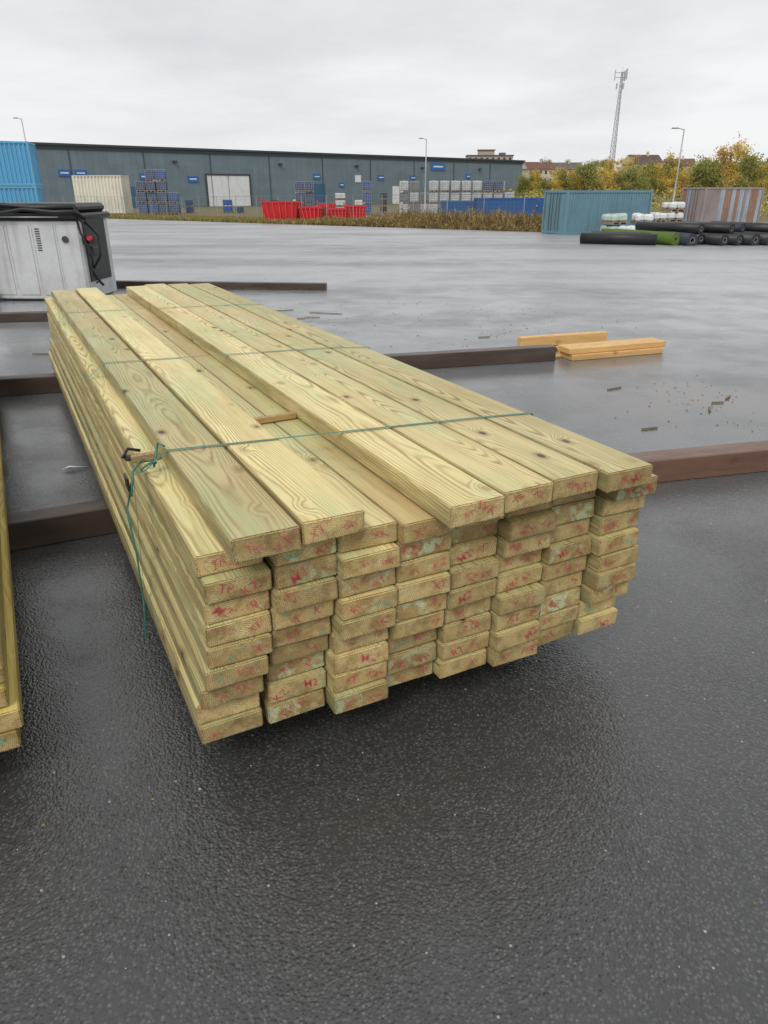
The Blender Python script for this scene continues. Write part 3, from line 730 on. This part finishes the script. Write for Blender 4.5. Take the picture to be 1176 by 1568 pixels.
# verge weeds (one mass) along the yard edge
WB = leafmat('dry_weeds_brown', (.32, .19, .09), (.22, .16, .08)); WG = leafmat('weeds_green', (.25, .26, .07), (.34, .29, .09)); WR = leafmat('weeds_straw', (.54, .43, .20), (.40, .31, .15))
bm = bmesh.new()
for i in range(15000):
    t = R.random(); X = -34+t*43.5; off_ = R.random()**1.3*7.
    if X > -3 and R.random() < .3: off_ *= .5
    Yb = 50.2-X+.1; X2 = X+off_*.7; Y2 = Yb+off_*.7
    tall = max(0., min(1., (X+9)/8.)); patch = .5+mnoise.noise(Vector((X*.35, off_*.3, 2)))
    h_ = (.16+R.random()*.22)*(1-tall)+tall*(.35+.9*R.random()*patch)*min(1, .35+off_*.5)
    base = Vector((X2, Y2, gz(Y2)-.03)); lean = Vector((R.uniform(-.3, .3), R.uniform(-.3, .3), 1))*h_; sd = Vector((R.uniform(-1, 1), R.uniform(-1, 1), 0)).normalized()*R.uniform(.03, .07)
    f = bm.faces.new([bm.verts.new(base-sd), bm.verts.new(base+sd), bm.verts.new(base+lean+sd*.5), bm.verts.new(base+lean-sd*.5)])
    f.material_index = R.choices([0, 1, 2], [.7*tall+.1, .45*(1-tall)+.25, .3])[0]
    if tall > .4 and R.random() < .6:
        for _ in range(3):
            p = base+lean*R.uniform(.5, 1.1)+Vector((R.gauss(0, .1), R.gauss(0, .1), 0)); q = R.uniform(.03, .07); a1 = Vector((R.uniform(-1, 1), R.uniform(-1, 1), R.uniform(-1, 1))).normalized(); b1 = a1.orthogonal().normalized()
            ff = bm.faces.new([bm.verts.new(p+v_) for v_ in (a1*q, b1*q, -a1*q, -b1*q)]); ff.material_index = f.material_index
mk('verge_weeds', bm, [WB, WG, WR])

# ------------------------------------------------------------ fence
bm = bmesh.new(); p0 = Vector((-46, 102.)); p1 = Vector((8.6, 47.4)); D_ = (p1-p0).length; d_ = (p1-p0)/D_
n = int(D_/3)
def gzz(s_): return gz((p0+d_*s_).y)
for i in range(n+1):
    s_ = i*D_/n; p = p0+d_*s_; tube(bm, [(p.x, p.y, gz(p.y)-.1), (p.x, p.y, gz(p.y)+2.0)], .025, 5)
for k in range(9):
    h_ = .1+k*.235; r_ = .010 if k == 8 else .004
    tube(bm, [(*(p0+d_*s_), gzz(s_)+h_) for s_ in [j*D_/n for j in range(n+1)]], r_, 4)
s_ = 0
while s_ < D_:
    p = p0+d_*s_; tube(bm, [(p.x, p.y, gz(p.y)), (p.x, p.y, gz(p.y)+2)], .004, 3, cap=False); s_ += .3
mk('wire_mesh_fence', bm, [paint('dull_fence_steel', (.25, .26, .26), .6, .3)])

def lamp(X, Y, H, arm=1.2, dirn=-1):
    bm = bmesh.new(); tube(bm, [(0, 0, 0), (0, 0, H*.5), (0, 0, H)], [.09, .07, .05], 8); tube(bm, [(0, 0, H-.05), (dirn*arm*.5, 0, H+.05), (dirn*arm*.7, 0, H+.05)], .035, 6)
    box(bm, min(dirn*arm*.55, dirn*arm*1.15), max(dirn*arm*.55, dirn*arm*1.15), -.13, .13, H+.02, H+.12, bev=.03); box(bm, -.12, .12, -.12, .12, 0, .5)
    mk('street_lamp', bm, [STEEL], loc=(X, Y, gz(Y)))
lamp(4.5, 85, 7.6, .7, -1); lamp(25.0, 67, 7.1, .9, -1); lamp(-38.1, 85, 9.5, .7, -1)
# lattice mast
bm = bmesh.new(); H = 35.5; nb = 22
def leg(t, k): 
    r_ = 1.25*(1-t)+.35*t; an = k*2*math.pi/3+.4; return Vector((math.cos(an)*r_, math.sin(an)*r_, H*t))
for k in range(3): tube(bm, [leg(0, k), leg(1, k)], [.13, .09], 5)
for i in range(nb):
    for k in range(3):
        a_, b_ = leg(i/nb, k), leg((i+1)/nb, (k+1) % 3); tube(bm, [a_, b_], .05, 4); tube(bm, [leg(i/nb, (k+1) % 3), leg((i+1)/nb, k)], .05, 4); tube(bm, [leg((i+1)/nb, k), leg((i+1)/nb, (k+1) % 3)], .045, 4)
for k in range(3):
    an = k*2*math.pi/3+.9; c_ = Vector((math.cos(an), math.sin(an), 0))
    tube(bm, [Vector((0, 0, H-1.5)), c_*2.1+Vector((0, 0, H-1.5))], .07, 4); tube(bm, [Vector((0, 0, H-.2)), c_*2.1+Vector((0, 0, H-.2))], .07, 4)
    M = Matrix.Translation(c_*2.2+Vector((0, 0, H-2.3))) @ Matrix.Rotation(an, 4, 'Z'); box(bm, -.14, .14, -.26, .26, 0, 2.9, 1, M)
    M = Matrix.Translation(c_*1.3+Vector((0, 0, H-4.8))) @ Matrix.Rotation(an+.5, 4, 'Z'); box(bm, -.12, .12, -.24, .24, 0, 1.7, 1, M)
tube(bm, [(0, 0, H), (0, 0, H+1.6)], .04, 4)
mk('lattice_mast', bm, [STEEL, paint('antenna_grey', (.5, .51, .52), .5, .1)], loc=(.288*265, 265, .5))
